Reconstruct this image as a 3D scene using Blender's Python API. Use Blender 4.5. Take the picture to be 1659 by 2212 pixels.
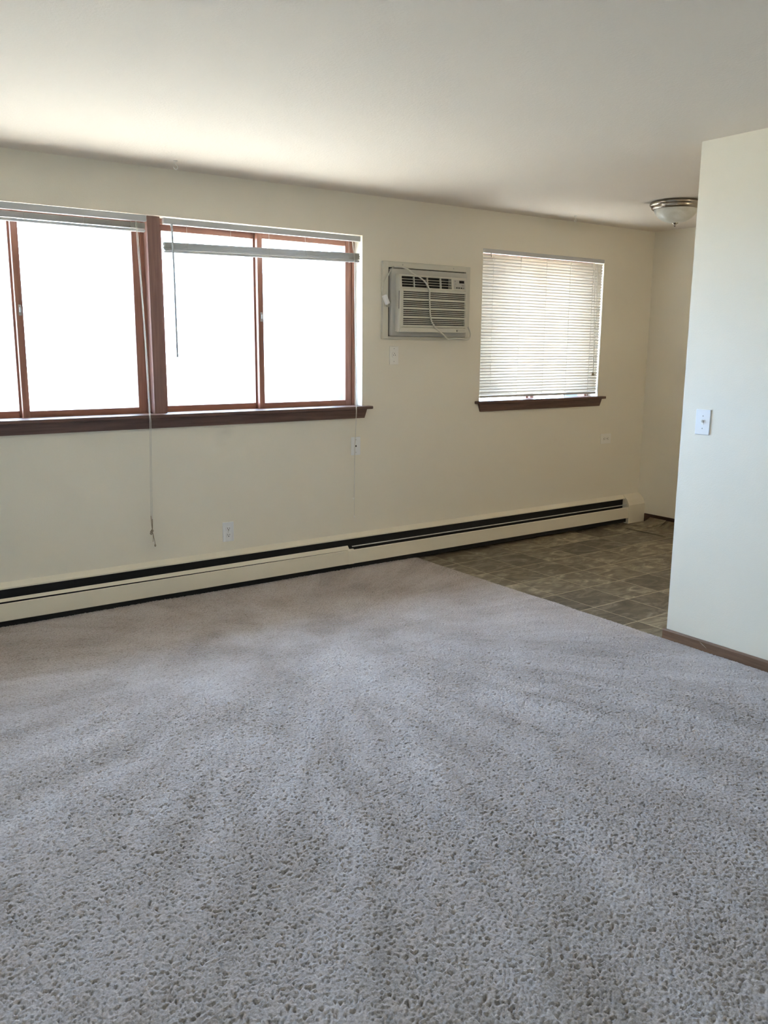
import bpy, bmesh, math, random
import numpy as np
from mathutils import Vector, Matrix

for o in list(bpy.data.objects):
    bpy.data.objects.remove(o)
scene = bpy.context.scene
COL = scene.collection
random.seed(7)
RNG = np.random.default_rng(11)

# ------------------------------------------------------------------ camera
H = 2.44
YAW, PITCH, ROLL, FPX = 0.6221, 0.1905, 0.0076, 1858.9
CAM = Vector((0.0, -4.772, 1.4914))
cam_d = bpy.data.cameras.new('camera')
cam_d.sensor_fit = 'VERTICAL'
cam_d.sensor_height = 24.0
cam_d.sensor_width = 18.0
cam_d.lens = 24.0 * FPX / 2212.0
cam_d.clip_start = 0.05
cam_d.clip_end = 500
cam = bpy.data.objects.new('camera', cam_d)
COL.objects.link(cam)
fw = Vector((math.sin(YAW) * math.cos(PITCH), math.cos(YAW) * math.cos(PITCH), -math.sin(PITCH)))
rt = Vector((math.cos(YAW), -math.sin(YAW), 0))
up = rt.cross(fw)
r2 = math.cos(ROLL) * rt + math.sin(ROLL) * up
u2 = -math.sin(ROLL) * rt + math.cos(ROLL) * up
M = Matrix((r2, u2, -fw)).transposed().to_4x4()
M.translation = CAM
cam.matrix_world = M
scene.camera = cam

# ------------------------------------------------------------------ sky, sun, exposure
SKY = 16.0
world = bpy.data.worlds.new('sky')
scene.world = world
world.use_nodes = True
bg = world.node_tree.nodes['Background']
bg.inputs['Color'].default_value = (0.56, 0.72, 1.0, 1)
bg.inputs['Strength'].default_value = SKY

sun_d = bpy.data.lights.new('sun', 'SUN')
sun_d.energy = 15.5
sun_d.color = (1.0, 0.93, 0.82)
sun_d.angle = math.radians(0.6)
sun = bpy.data.objects.new('sun', sun_d)
COL.objects.link(sun)
sun.rotation_euler = Vector((0.62, -0.05, -0.78)).to_track_quat('-Z', 'Y').to_euler()


def portal(x0, x1, z0, z1, y, back=False):
    d = bpy.data.lights.new('window_daylight_portal', 'AREA')
    d.shape = 'RECTANGLE'
    d.size = x1 - x0
    d.size_y = z1 - z0
    d.cycles.is_portal = True
    o = bpy.data.objects.new('window_daylight_portal', d)
    COL.objects.link(o)
    o.location = ((x0 + x1) / 2, y, (z0 + z1) / 2)
    o.rotation_euler = Vector((0, 1 if back else -1, 0)).to_track_quat('-Z', 'Z').to_euler()


portal(0.42, 3.235, 1.085, 2.188, 0.245)
portal(4.274, 5.57, 1.10, 2.18, 0.245)

scene.view_settings.view_transform = 'Standard'
scene.view_settings.look = 'None'
scene.view_settings.exposure = 0.90
scene.view_settings.gamma = 1.0
scene.view_settings.use_curve_mapping = False
scene.cycles.use_denoising = True
scene.cycles.use_adaptive_sampling = True
scene.cycles.adaptive_threshold = 0.22
scene.cycles.adaptive_min_samples = 16
scene.cycles.max_bounces = 8
scene.cycles.diffuse_bounces = 6
scene.cycles.glossy_bounces = 3
scene.cycles.transmission_bounces = 8
scene.cycles.transparent_max_bounces = 16
scene.cycles.caustics_reflective = False
scene.cycles.caustics_refractive = False
scene.cycles.sample_clamp_indirect = 12.0


# ------------------------------------------------------------------ materials
def nmat(name):
    m = bpy.data.materials.new(name)
    m.use_nodes = True
    nt = m.node_tree
    return m, nt, nt.nodes['Principled BSDF']


def N(nt, kind, **kw):
    n = nt.nodes.new(kind)
    for k, v in kw.items():
        if k in n.inputs:
            n.inputs[k].default_value = v
        else:
            setattr(n, k, v)
    return n


def ramp(nt, fac, stops):
    r = nt.nodes.new('ShaderNodeValToRGB')
    els = r.color_ramp.elements
    while len(els) < len(stops):
        els.new(0.5)
    for e, (p, c) in zip(els, stops):
        e.position = p
        e.color = (*c, 1)
    nt.links.new(fac, r.inputs['Fac'])
    return r


def coords(nt, scale=(1, 1, 1), space='Object'):
    tc = nt.nodes.new('ShaderNodeTexCoord')
    mp = nt.nodes.new('ShaderNodeMapping')
    mp.inputs['Scale'].default_value = scale
    nt.links.new(tc.outputs[space], mp.inputs['Vector'])
    return mp.outputs['Vector']


def plain(name, col, rough=0.5, metal=0.0, spec=0.5, bump=0.0, bscale=200.0, vary=0.0, vscale=3.0):
    m, nt, p = nmat(name)
    p.inputs['Base Color'].default_value = (*col, 1)
    p.inputs['Roughness'].default_value = rough
    p.inputs['Metallic'].default_value = metal
    p.inputs['Specular IOR Level'].default_value = spec
    v = coords(nt)
    if vary:
        n = N(nt, 'ShaderNodeTexNoise', Scale=vscale, Detail=4.0)
        nt.links.new(v, n.inputs['Vector'])
        lo = tuple(c * (1 - vary) for c in col)
        hi = tuple(min(1, c * (1 + vary)) for c in col)
        r = ramp(nt, n.outputs['Fac'], [(0.3, lo), (0.7, hi)])
        nt.links.new(r.outputs['Color'], p.inputs['Base Color'])
    if bump:
        n = N(nt, 'ShaderNodeTexNoise', Scale=bscale, Detail=3.0)
        nt.links.new(v, n.inputs['Vector'])
        b = N(nt, 'ShaderNodeBump', Strength=bump, Distance=0.002)
        nt.links.new(n.outputs['Fac'], b.inputs['Height'])
        nt.links.new(b.outputs['Normal'], p.inputs['Normal'])
    return m


def wood(name, dark, light, axis, rough=0.4):
    m, nt, p = nmat(name)
    sc = [60.0, 60.0, 60.0]
    sc[axis] = 3.0
    v = coords(nt, tuple(sc))
    n = N(nt, 'ShaderNodeTexNoise', Scale=1.0, Detail=6.0, Roughness=0.6, Distortion=0.4)
    nt.links.new(v, n.inputs['Vector'])
    r = ramp(nt, n.outputs['Fac'], [(0.3, dark), (0.72, light)])
    nt.links.new(r.outputs['Color'], p.inputs['Base Color'])
    p.inputs['Roughness'].default_value = rough
    b = N(nt, 'ShaderNodeBump', Strength=0.15, Distance=0.001)
    nt.links.new(n.outputs['Fac'], b.inputs['Height'])
    nt.links.new(b.outputs['Normal'], p.inputs['Normal'])
    return m


MAT = {}
MAT['wall'] = plain('cream_wall_paint', (0.86, 0.815, 0.70), 0.55, bump=0.25, bscale=160, vary=0.012, vscale=1.5)
MAT['ceiling'] = plain('ceiling_paint', (0.775, 0.71, 0.63), 0.8, bump=0.7, bscale=110, vary=0.012, vscale=2)
MAT['wood_x'] = wood('stained_wood_x', (0.085, 0.048, 0.038), (0.19, 0.105, 0.078), 0)
MAT['wood_y'] = wood('stained_wood_y', (0.060, 0.030, 0.022), (0.15, 0.075, 0.052), 1)
MAT['wood_z'] = wood('stained_wood_z', (0.19, 0.10, 0.08), (0.31, 0.175, 0.14), 2)  # mullion, and sashes below: the sill's wood, lightened to imitate window haze
MAT['sash_x'] = wood('sash_wood_x', (0.26, 0.115, 0.08), (0.42, 0.21, 0.145), 0)
MAT['sash_z'] = wood('sash_wood_z', (0.26, 0.115, 0.08), (0.42, 0.21, 0.145), 2)
MAT['base_y'] = wood('baseboard_wood', (0.13, 0.072, 0.042), (0.24, 0.14, 0.085), 1)
MAT['base_dark'] = wood('dark_baseboard_wood', (0.035, 0.015, 0.010), (0.07, 0.032, 0.022), 1)
MAT['white_plastic'] = plain('white_plastic', (0.86, 0.87, 0.88), 0.35)
MAT['ivory_plastic'] = plain('ivory_plastic', (0.90, 0.88, 0.82), 0.4)
MAT['ac_plastic'] = plain('ac_plastic', (0.66, 0.64, 0.55), 0.45, vary=0.02, vscale=8)
MAT['ac_panel'] = plain('ac_filler_panel', (0.52, 0.51, 0.47), 0.6)
MAT['black'] = plain('black_void', (0.012, 0.012, 0.012), 0.6)
MAT['slot'] = plain('dark_slot', (0.03, 0.028, 0.026), 0.6)
MAT['display'] = plain('display_glass', (0.012, 0.012, 0.016), 0.15)
MAT['cord'] = plain('appliance_cord', (0.70, 0.68, 0.60), 0.5)
MAT['string'] = plain('blind_string', (0.72, 0.70, 0.64), 0.8)
MAT['knot'] = plain('soiled_string', (0.33, 0.27, 0.19), 0.9)
MAT['heater'] = plain('heater_enamel', (0.85, 0.79, 0.65), 0.42, vary=0.02, vscale=5)
MAT['heater_in'] = plain('shaded_heater_inside', (0.014, 0.013, 0.012), 0.7)  # fins and slot sheet, with the inner shade put into the black
MAT['damper'] = plain('damper_metal', (0.55, 0.54, 0.52), 0.35, metal=0.6)
MAT['alu'] = plain('white_aluminium', (0.72, 0.78, 0.82), 0.45)
MAT['outer_alu'] = plain('darkened_aluminium', (0.075, 0.09, 0.105), 0.5)  # pale frame, colour darkened so daylight does not wash it out
MAT['nickel'] = plain('brushed_nickel', (0.38, 0.34, 0.29), 0.22, metal=1.0)
MAT['screw'] = plain('screw_metal', (0.5, 0.5, 0.48), 0.35, metal=1.0)
MAT['grey_print'] = plain('grey_print', (0.30, 0.29, 0.28), 0.6)
MAT['rail'] = plain('blind_rail_enamel', (0.60, 0.61, 0.62), 0.4)
MAT['concrete'] = plain('outdoor_paving', (0.64, 0.52, 0.39), 0.9, vary=0.1, vscale=0.5)
MAT['grout'] = plain('grout', (0.52, 0.46, 0.34), 0.8)

# glass pane: clear, with a faint mirror at grazing angles
m, nt, p = nmat('window_glass')
nt.nodes.remove(p)
tr = N(nt, 'ShaderNodeBsdfTransparent')
tr.inputs['Color'].default_value = (0.93, 0.97, 0.97, 1)
gl = N(nt, 'ShaderNodeBsdfGlossy', Roughness=0.02)
lw = N(nt, 'ShaderNodeLayerWeight', Blend=0.5)
pw = N(nt, 'ShaderNodeMath', operation='POWER')
pw.inputs[1].default_value = 5.0
nt.links.new(lw.outputs['Facing'], pw.inputs[0])
fr = N(nt, 'ShaderNodeMath', operation='MULTIPLY_ADD')
fr.inputs[1].default_value = 0.8
fr.inputs[2].default_value = 0.03
nt.links.new(pw.outputs[0], fr.inputs[0])
mx = N(nt, 'ShaderNodeMixShader')
nt.links.new(fr.outputs[0], mx.inputs['Fac'])
nt.links.new(tr.outputs[0], mx.inputs[1])
nt.links.new(gl.outputs[0], mx.inputs[2])
nt.links.new(mx.outputs[0], nt.nodes['Material Output'].inputs['Surface'])
MAT['glass'] = m

# blind slats: thin white vinyl that lets daylight glow through
m, nt, p = nmat('blind_slat')
nt.nodes.remove(p)
df = N(nt, 'ShaderNodeBsdfDiffuse')
df.inputs['Color'].default_value = (0.78, 0.78, 0.76, 1)
tl = N(nt, 'ShaderNodeBsdfTranslucent')
tl.inputs['Color'].default_value = (0.92, 0.82, 0.70, 1)
mx = N(nt, 'ShaderNodeMixShader')
mx.inputs["Fac"].default_value = 0.335
nt.links.new(df.outputs[0], mx.inputs[1])
nt.links.new(tl.outputs[0], mx.inputs[2])
nt.links.new(mx.outputs[0], nt.nodes['Material Output'].inputs['Surface'])
MAT['slat'] = m

# frosted bowl
m, nt, p = nmat('frosted_glass_bowl')
p.inputs['Base Color'].default_value = (0.72, 0.72, 0.66, 1)
p.inputs['Roughness'].default_value = 0.35
p.inputs['Subsurface Weight'].default_value = 0.0
v = coords(nt, (7, 7, 7))
n = N(nt, 'ShaderNodeTexNoise', Scale=1.5, Detail=4.0, Distortion=1.2)
nt.links.new(v, n.inputs['Vector'])
r = ramp(nt, n.outputs['Fac'], [(0.35, (0.66, 0.65, 0.58)), (0.65, (0.78, 0.78, 0.73))])
nt.links.new(r.outputs['Color'], p.inputs['Base Color'])
MAT['bowl'] = m

m, nt, p = nmat('fill_light_bowl')  # glowing bowl of the added, unseen fill lamp
p.inputs['Base Color'].default_value = (0.8, 0.78, 0.7, 1)
p.inputs['Emission Color'].default_value = (1.0, 0.80, 0.56, 1)
p.inputs['Emission Strength'].default_value = 24.0
MAT['bowl_fill'] = m

# carpet: cut pile, beige grey; vacuum strokes lay the pile in broad sweeps
m, nt, p = nmat('carpet_pile')
p.inputs['Roughness'].default_value = 1.0
p.inputs['Specular IOR Level'].default_value = 0.1
p.inputs['Sheen Weight'].default_value = 0.6
p.inputs['Sheen Roughness'].default_value = 0.45
p.inputs['Sheen Tint'].default_value = (0.92, 0.92, 1.0, 1)
v1 = coords(nt, (1, 1, 1))
sp = N(nt, 'ShaderNodeTexNoise', Scale=150.0, Detail=2.0)
nt.links.new(v1, sp.inputs['Vector'])
c1 = ramp(nt, sp.outputs['Fac'], [(0.28, (0.36, 0.315, 0.285)), (0.5, (0.485, 0.432, 0.40)), (0.75, (0.58, 0.53, 0.50))])
tc = nt.nodes.new('ShaderNodeTexCoord')
# strokes fan out over the floor from where the vacuum was pulled: angle and distance about that spot
sub = N(nt, 'ShaderNodeVectorMath', operation='SUBTRACT')
sub.inputs[1].default_value = (2.28, -0.98, 0)
nt.links.new(tc.outputs['Object'], sub.inputs[0])
wob = N(nt, 'ShaderNodeTexNoise', Scale=1.6, Detail=2.0)
nt.links.new(tc.outputs['Object'], wob.inputs['Vector'])
wadd = N(nt, 'ShaderNodeVectorMath', operation='MULTIPLY_ADD')
wadd.inputs[1].default_value = (0.22, 0.22, 0)
nt.links.new(wob.outputs['Color'], wadd.inputs[0])
nt.links.new(sub.outputs[0], wadd.inputs[2])
sx_ = N(nt, 'ShaderNodeSeparateXYZ')
nt.links.new(wadd.outputs[0], sx_.inputs[0])
neg = N(nt, 'ShaderNodeMath', operation='MULTIPLY')
neg.inputs[1].default_value = -1.0
nt.links.new(sx_.outputs['Y'], neg.inputs[0])
at = N(nt, 'ShaderNodeMath', operation='ARCTAN2')
nt.links.new(sx_.outputs['X'], at.inputs[0])
nt.links.new(neg.outputs[0], at.inputs[1])
ln = N(nt, 'ShaderNodeVectorMath', operation='LENGTH')
nt.links.new(wadd.outputs[0], ln.inputs[0])
a9 = N(nt, 'ShaderNodeMath', operation='MULTIPLY')
a9.inputs[1].default_value = 7.5
nt.links.new(at.outputs[0], a9.inputs[0])
pol = N(nt, 'ShaderNodeCombineXYZ')
nt.links.new(a9.outputs[0], pol.inputs[0])
nt.links.new(ln.outputs['Value'], pol.inputs[1])
st = N(nt, 'ShaderNodeTexNoise', Scale=1.15, Detail=5.0, Distortion=0.25, Roughness=0.6)
nt.links.new(pol.outputs[0], st.inputs['Vector'])
pat = N(nt, 'ShaderNodeTexNoise', Scale=2.6, Detail=5.0, Roughness=0.6)
nt.links.new(tc.outputs['Object'], pat.inputs['Vector'])
rf = N(nt, 'ShaderNodeMapRange')
rf.inputs['From Min'].default_value = 0.35
rf.inputs['From Max'].default_value = 1.5
rf.inputs['To Min'].default_value = 0.0
rf.inputs['To Max'].default_value = 0.8
nt.links.new(ln.outputs['Value'], rf.inputs['Value'])
mxs = N(nt, 'ShaderNodeMix', data_type='FLOAT')
nt.links.new(rf.outputs[0], mxs.inputs[0])
nt.links.new(pat.outputs['Fac'], mxs.inputs[2])
nt.links.new(st.outputs['Fac'], mxs.inputs[3])
c2 = ramp(nt, mxs.outputs[0], [(0.37, (0.74, 0.71, 0.68)), (0.47, (0.90, 0.88, 0.86)), (0.53, (0.98, 0.975, 0.98)), (0.63, (1.12, 1.13, 1.16))])
mul = N(nt, 'ShaderNodeMix', data_type='RGBA', blend_type='MULTIPLY')
mul.inputs[0].default_value = 1.0
nt.links.new(c1.outputs['Color'], mul.inputs[6])
nt.links.new(c2.outputs['Color'], mul.inputs[7])
nt.links.new(mul.outputs[2], p.inputs['Base Color'])
bn = N(nt, 'ShaderNodeTexNoise', Scale=260.0, Detail=3.0)
nt.links.new(v1, bn.inputs['Vector'])
bp = N(nt, 'ShaderNodeBump', Strength=0.45, Distance=0.003)
nt.links.new(bn.outputs['Fac'], bp.inputs['Height'])
nt.links.new(bp.outputs['Normal'], p.inputs['Normal'])
MAT['carpet'] = m

# vinyl tile: slate-look brown grey, every tile with its own tone
m, nt, p = nmat('slate_vinyl_tile')
oi = N(nt, 'ShaderNodeObjectInfo')
tc = nt.nodes.new('ShaderNodeTexCoord')
ad = N(nt, 'ShaderNodeVectorMath', operation='MULTIPLY_ADD')
cmb = N(nt, 'ShaderNodeCombineXYZ')
nt.links.new(oi.outputs['Random'], cmb.inputs[0])
nt.links.new(oi.outputs['Random'], cmb.inputs[1])
nt.links.new(cmb.outputs[0], ad.inputs[0])
ad.inputs[1].default_value = (37, 91, 0)
nt.links.new(tc.outputs['Object'], ad.inputs[2])
mp = nt.nodes.new('ShaderNodeMapping')
mp.inputs['Scale'].default_value = (3.6, 7.0, 1)
nt.links.new(ad.outputs[0], mp.inputs['Vector'])
n = N(nt, 'ShaderNodeTexNoise', Scale=1.4, Detail=8.0, Roughness=0.62, Distortion=1.6)
nt.links.new(mp.outputs['Vector'], n.inputs['Vector'])
c1 = ramp(nt, n.outputs['Fac'], [(0.30, (0.085, 0.070, 0.052)), (0.46, (0.165, 0.142, 0.105)), (0.57, (0.28, 0.25, 0.19)), (0.70, (0.50, 0.46, 0.385))])
c2 = ramp(nt, oi.outputs['Random'], [(0.0, (0.52, 0.49, 0.47)), (0.5, (0.84, 0.81, 0.76)), (1.0, (1.22, 1.18, 1.08))])
mul = N(nt, 'ShaderNodeMix', data_type='RGBA', blend_type='MULTIPLY')
mul.inputs[0].default_value = 1.0
nt.links.new(c1.outputs['Color'], mul.inputs[6])
nt.links.new(c2.outputs['Color'], mul.inputs[7])
nt.links.new(mul.outputs[2], p.inputs['Base Color'])
p.inputs['Roughness'].default_value = 0.42
bp = N(nt, 'ShaderNodeBump', Strength=0.25, Distance=0.001)
nt.links.new(n.outputs['Fac'], bp.inputs['Height'])
nt.links.new(bp.outputs['Normal'], p.inputs['Normal'])
MAT['tile'] = m

# ------------------------------------------------------------------ mesh helpers
ORIGIN = {}


def box(bm, x0, x1, y0, y1, z0, z1, bev=0.0, seg=2):
    t = bmesh.new()
    bmesh.ops.create_cube(t, size=1.0)
    for v in t.verts:
        v.co = Vector(((x0 + x1) / 2 + v.co.x * (x1 - x0), (y0 + y1) / 2 + v.co.y * (y1 - y0), (z0 + z1) / 2 + v.co.z * (z1 - z0)))
    if bev:
        bmesh.ops.bevel(t, geom=list(t.edges), offset=bev, segments=seg, profile=0.5, affect='EDGES')
    merge(bm, t)
    return bm


def merge(bm, t):
    mp_ = {}
    for v in t.verts:
        mp_[v] = bm.verts.new(v.co)
    for f in t.faces:
        nf = bm.faces.new([mp_[v] for v in f.verts])
        nf.smooth = f.smooth
    t.free()


def prism(bm, prof, a0, a1, axis=0, smooth=False):
    """extrude a closed (u, v) profile along an axis; axis 0: (y, z) along x, 1: (x, z) along y, 2: (x, y) along z"""
    def co(p, a):
        if axis == 0:
            return (a, p[0], p[1])
        if axis == 1:
            return (p[0], a, p[1])
        return (p[0], p[1], a)
    A = [bm.verts.new(co(p, a0)) for p in prof]
    B = [bm.verts.new(co(p, a1)) for p in prof]
    n = len(prof)
    for i in range(n):
        f = bm.faces.new((A[i], A[(i + 1) % n], B[(i + 1) % n], B[i]))
        f.smooth = smooth
    bm.faces.new(A[::-1])
    bm.faces.new(B)
    bmesh.ops.recalc_face_normals(bm, faces=bm.faces[:])


def loft(bm, pa, pb):
    A = [bm.verts.new(p) for p in pa]
    B = [bm.verts.new(p) for p in pb]
    n = len(pa)
    for i in range(n):
        bm.faces.new((A[i], A[(i + 1) % n], B[(i + 1) % n], B[i]))
    bm.faces.new(A[::-1])
    bm.faces.new(B)
    bmesh.ops.recalc_face_normals(bm, faces=bm.faces[:])


def spline(pts, sub=6):
    P = [Vector(p) for p in pts]
    out = []
    for i in range(len(P) - 1):
        p0 = P[max(i - 1, 0)]
        p1, p2 = P[i], P[i + 1]
        p3 = P[min(i + 2, len(P) - 1)]
        for k in range(sub):
            t = k / sub
            out.append(0.5 * ((2 * p1) + (p2 - p0) * t + (2 * p0 - 5 * p1 + 4 * p2 - p3) * t * t + (3 * p1 - p0 - 3 * p2 + p3) * t ** 3))
    out.append(P[-1])
    return out


def tube(bm, pts, r, seg=8, sub=6):
    P = spline(pts, sub) if sub > 1 else [Vector(p) for p in pts]
    ref = Vector((0.31, 0.77, 0.55)).normalized()
    rings = []
    for i, p in enumerate(P):
        d = (P[min(i + 1, len(P) - 1)] - P[max(i - 1, 0)]).normalized()
        a = d.cross(ref).normalized()
        b = d.cross(a)
        ring = [bm.verts.new(p + r * (math.cos(2 * math.pi * k / seg) * a + math.sin(2 * math.pi * k / seg) * b)) for k in range(seg)]
        rings.append(ring)
    for A, B in zip(rings, rings[1:]):
        for k in range(seg):
            f = bm.faces.new((A[k], A[(k + 1) % seg], B[(k + 1) % seg], B[k]))
            f.smooth = True
    bm.faces.new(rings[0][::-1])
    bm.faces.new(rings[-1])
    bmesh.ops.recalc_face_normals(bm, faces=bm.faces[:])


def lathe(bm, prof, cx, cy, seg=40):
    rings = []
    for r, z in prof:
        if r < 1e-5:
            rings.append([bm.verts.new((cx, cy, z))])
        else:
            rings.append([bm.verts.new((cx + r * math.cos(2 * math.pi * k / seg), cy + r * math.sin(2 * math.pi * k / seg), z)) for k in range(seg)])
    for A, B in zip(rings, rings[1:]):
        for k in range(seg):
            j = (k + 1) % seg
            if len(A) == 1 and len(B) == 1:
                continue
            if len(A) == 1:
                f = bm.faces.new((A[0], B[j], B[k]))
            elif len(B) == 1:
                f = bm.faces.new((A[k], A[j], B[0]))
            else:
                f = bm.faces.new((A[k], A[j], B[j], B[k]))
            f.smooth = True
    bmesh.ops.recalc_face_normals(bm, faces=bm.faces[:])


def ball(bm, c, r, squash=(1, 1, 1), seg=10):
    t = bmesh.new()
    bmesh.ops.create_uvsphere(t, u_segments=seg, v_segments=max(5, seg // 2 + 1), radius=r)
    for v in t.verts:
        v.co = Vector((c[0] + v.co.x * squash[0], c[1] + v.co.y * squash[1], c[2] + v.co.z * squash[2]))
    for f in t.faces:
        f.smooth = True
    merge(bm, t)


def empty(name, loc, rotz=0.0):
    o = bpy.data.objects.new(name, None)
    o.empty_display_size = 0.05
    COL.objects.link(o)
    o.location = loc
    o.rotation_euler = (0, 0, rotz)
    ORIGIN[o] = Vector(loc) if rotz == 0 else Vector((0, 0, 0))
    return o


def obj(name, bm, material, parent=None, label=None):
    """link bm (built in room coordinates) as one mesh; under a parent its vertices become local to the thing's base"""
    me = bpy.data.meshes.new(name)
    off = ORIGIN.get(parent, Vector((0, 0, 0))) if parent else Vector((0, 0, 0))
    for v in bm.verts:
        v.co -= off
    bm.to_mesh(me)
    bm.free()
    me.materials.append(MAT[material])
    o = bpy.data.objects.new(name, me)
    COL.objects.link(o)
    if parent:
        o.parent = parent
        ORIGIN[o] = off
    if label:
        o['label'] = label
    return o


def B(*a, **k):
    bm = bmesh.new()
    return box(bm, *a, **k)


def share(name, me, parent, loc, rot=(0, 0, 0)):
    o = bpy.data.objects.new(name, me)
    COL.objects.link(o)
    o.parent = parent
    o.location = Vector(loc) - ORIGIN.get(parent, Vector((0, 0, 0)))
    o.rotation_euler = rot
    return o


def tag(o, label, cat, group=None):
    o['label'] = label
    o['category'] = cat
    if group:
        o['group'] = group
    return o


def struct(o, label=None):
    o['kind'] = 'structure'
    if label:
        o['label'] = label
    return o


# ------------------------------------------------------------------ room shell
XL, XR = -0.35, 6.176          # left wall, far right wall
YB, YK = -6.3, -3.6            # wall behind the camera, kitchen end
XP, YP = 3.689, -2.155         # dividing wall face and its free end
WT = 0.25                      # outer wall thickness
W1 = (0.42, 3.235, 1.085, 2.188)
W2 = (4.274, 5.570, 1.045, 2.180)

bm = bmesh.new()
holes = (W1, W2)
xs = sorted({XL - 0.15, XR + 0.15, W1[0], W1[1], W2[0], W2[1]})
for x0, x1 in zip(xs, xs[1:]):
    hole = next((h for h in holes if h[0] <= x0 and x1 <= h[1]), None)
    if hole:
        box(bm, x0, x1, 0, WT, -0.15, hole[2])
        box(bm, x0, x1, 0, WT, hole[3], H + 0.15)
    else:
        box(bm, x0, x1, 0, WT, -0.15, H + 0.15)
struct(obj('wall_front', bm, 'wall'), 'cream painted outer wall with the windows and air conditioner')
struct(obj('wall_left', B(XL - 0.15, XL, YB - 0.15, 0, 0, H), 'wall'))

struct(obj('wall_back', B(XL, XP, YB - 0.15, YB, 0, H), 'wall'))
struct(obj('wall_right', B(XR, XR + 0.15, YK - 0.15, 0, 0, H), 'wall'), 'short cream wall closing the dining corner')
struct(obj('wall_kitchen', B(XP + 0.115, XR, YK - 0.15, YK, 0, H), 'wall'))
struct(obj('wall_divider', B(XP, XP + 0.115, YB - 0.15, YP, 0, H), 'wall'), 'pale dividing wall end with a light switch')
struct(obj('ceiling', B(XL - 0.15, XR + 0.15, YB - 0.15, 0, H, H + 0.15), 'ceiling'), 'off-white lightly textured ceiling')

# floor slab with the vinyl tiles of the dining corner
FL = obj('floor', B(XL - 0.15, XR + 0.15, YB - 0.15, 0, -0.15, -0.0006), 'grout')
struct(FL, 'brown grey slate-look tile floor of the dining corner')
tx = [XP + 0.002, 3.822] + [3.822 + 0.2985 * k for k in range(1, 8)] + [XR - 0.001]
ty = [-0.002, -0.012] + [-0.012 - 0.3095 * k for k in range(1, 12)] + [YK + 0.001]
G = 0.0034
tile_mesh = {}
for i in range(len(tx) - 1):
    for j in range(1, len(ty) - 1):
        x0, x1 = tx[i] + G, tx[i + 1] - G
        y1, y0 = ty[j] - G * 1.3, ty[j + 1] + G * 1.3
        if x1 - x0 < 0.02 or y1 - y0 < 0.02 or (x0 < XP + 0.115 and y1 < YP):
            continue
        key = (round(x1 - x0, 4), round(y1 - y0, 4))
        if key not in tile_mesh:
            tb = bmesh.new()
            box(tb, -key[0] / 2, key[0] / 2, -key[1] / 2, key[1] / 2, -0.002, 0.0)
            me = bpy.data.meshes.new('tile')
            tb.to_mesh(me)
            tb.free()
            me.materials.append(MAT['tile'])
            tile_mesh[key] = me
        share('tile', tile_mesh[key], FL, ((x0 + x1) / 2, (y0 + y1) / 2, 0))
# open sheet seam by the far wall and the vinyl edge curling up against it
for sx in (5.772, 5.792):
    loftb = bmesh.new()
    box(loftb, sx, sx + 0.008, -0.60 + (sx - 5.772) * 2, -0.205, 0.0, 0.0012)
    obj('seam', loftb, 'black', FL, 'dark open seam line in the floor')
bm = bmesh.new()
prof_n = 8
for (ya, yb, hh) in ((-0.13, -0.33, 0.048), (-0.33, -0.95, 0.044)):
    prev = None
    for k in range(prof_n + 1):
        t = k / prof_n
        x = 5.985 + 0.165 * t
        z = 0.001 + hh * t ** 2.2
        row = [bm.verts.new((x, ya - (0.03 * t if ya > -0.2 else 0), z)), bm.verts.new((x, yb + 0.004, z)), bm.verts.new((x, yb + 0.004, z - 0.003)), bm.verts.new((x, ya - (0.03 * t if ya > -0.2 else 0), z - 0.003))]
        if prev:
            for q in range(4):
                f = bm.faces.new((prev[q], prev[(q + 1) % 4], row[(q + 1) % 4], row[q]))
                f.smooth = True
        prev = row
bmesh.ops.recalc_face_normals(bm, faces=bm.faces[:])
obj('vinyl_edge', bm, 'tile', FL, 'vinyl sheet edge curling up against the far baseboard')

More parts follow.
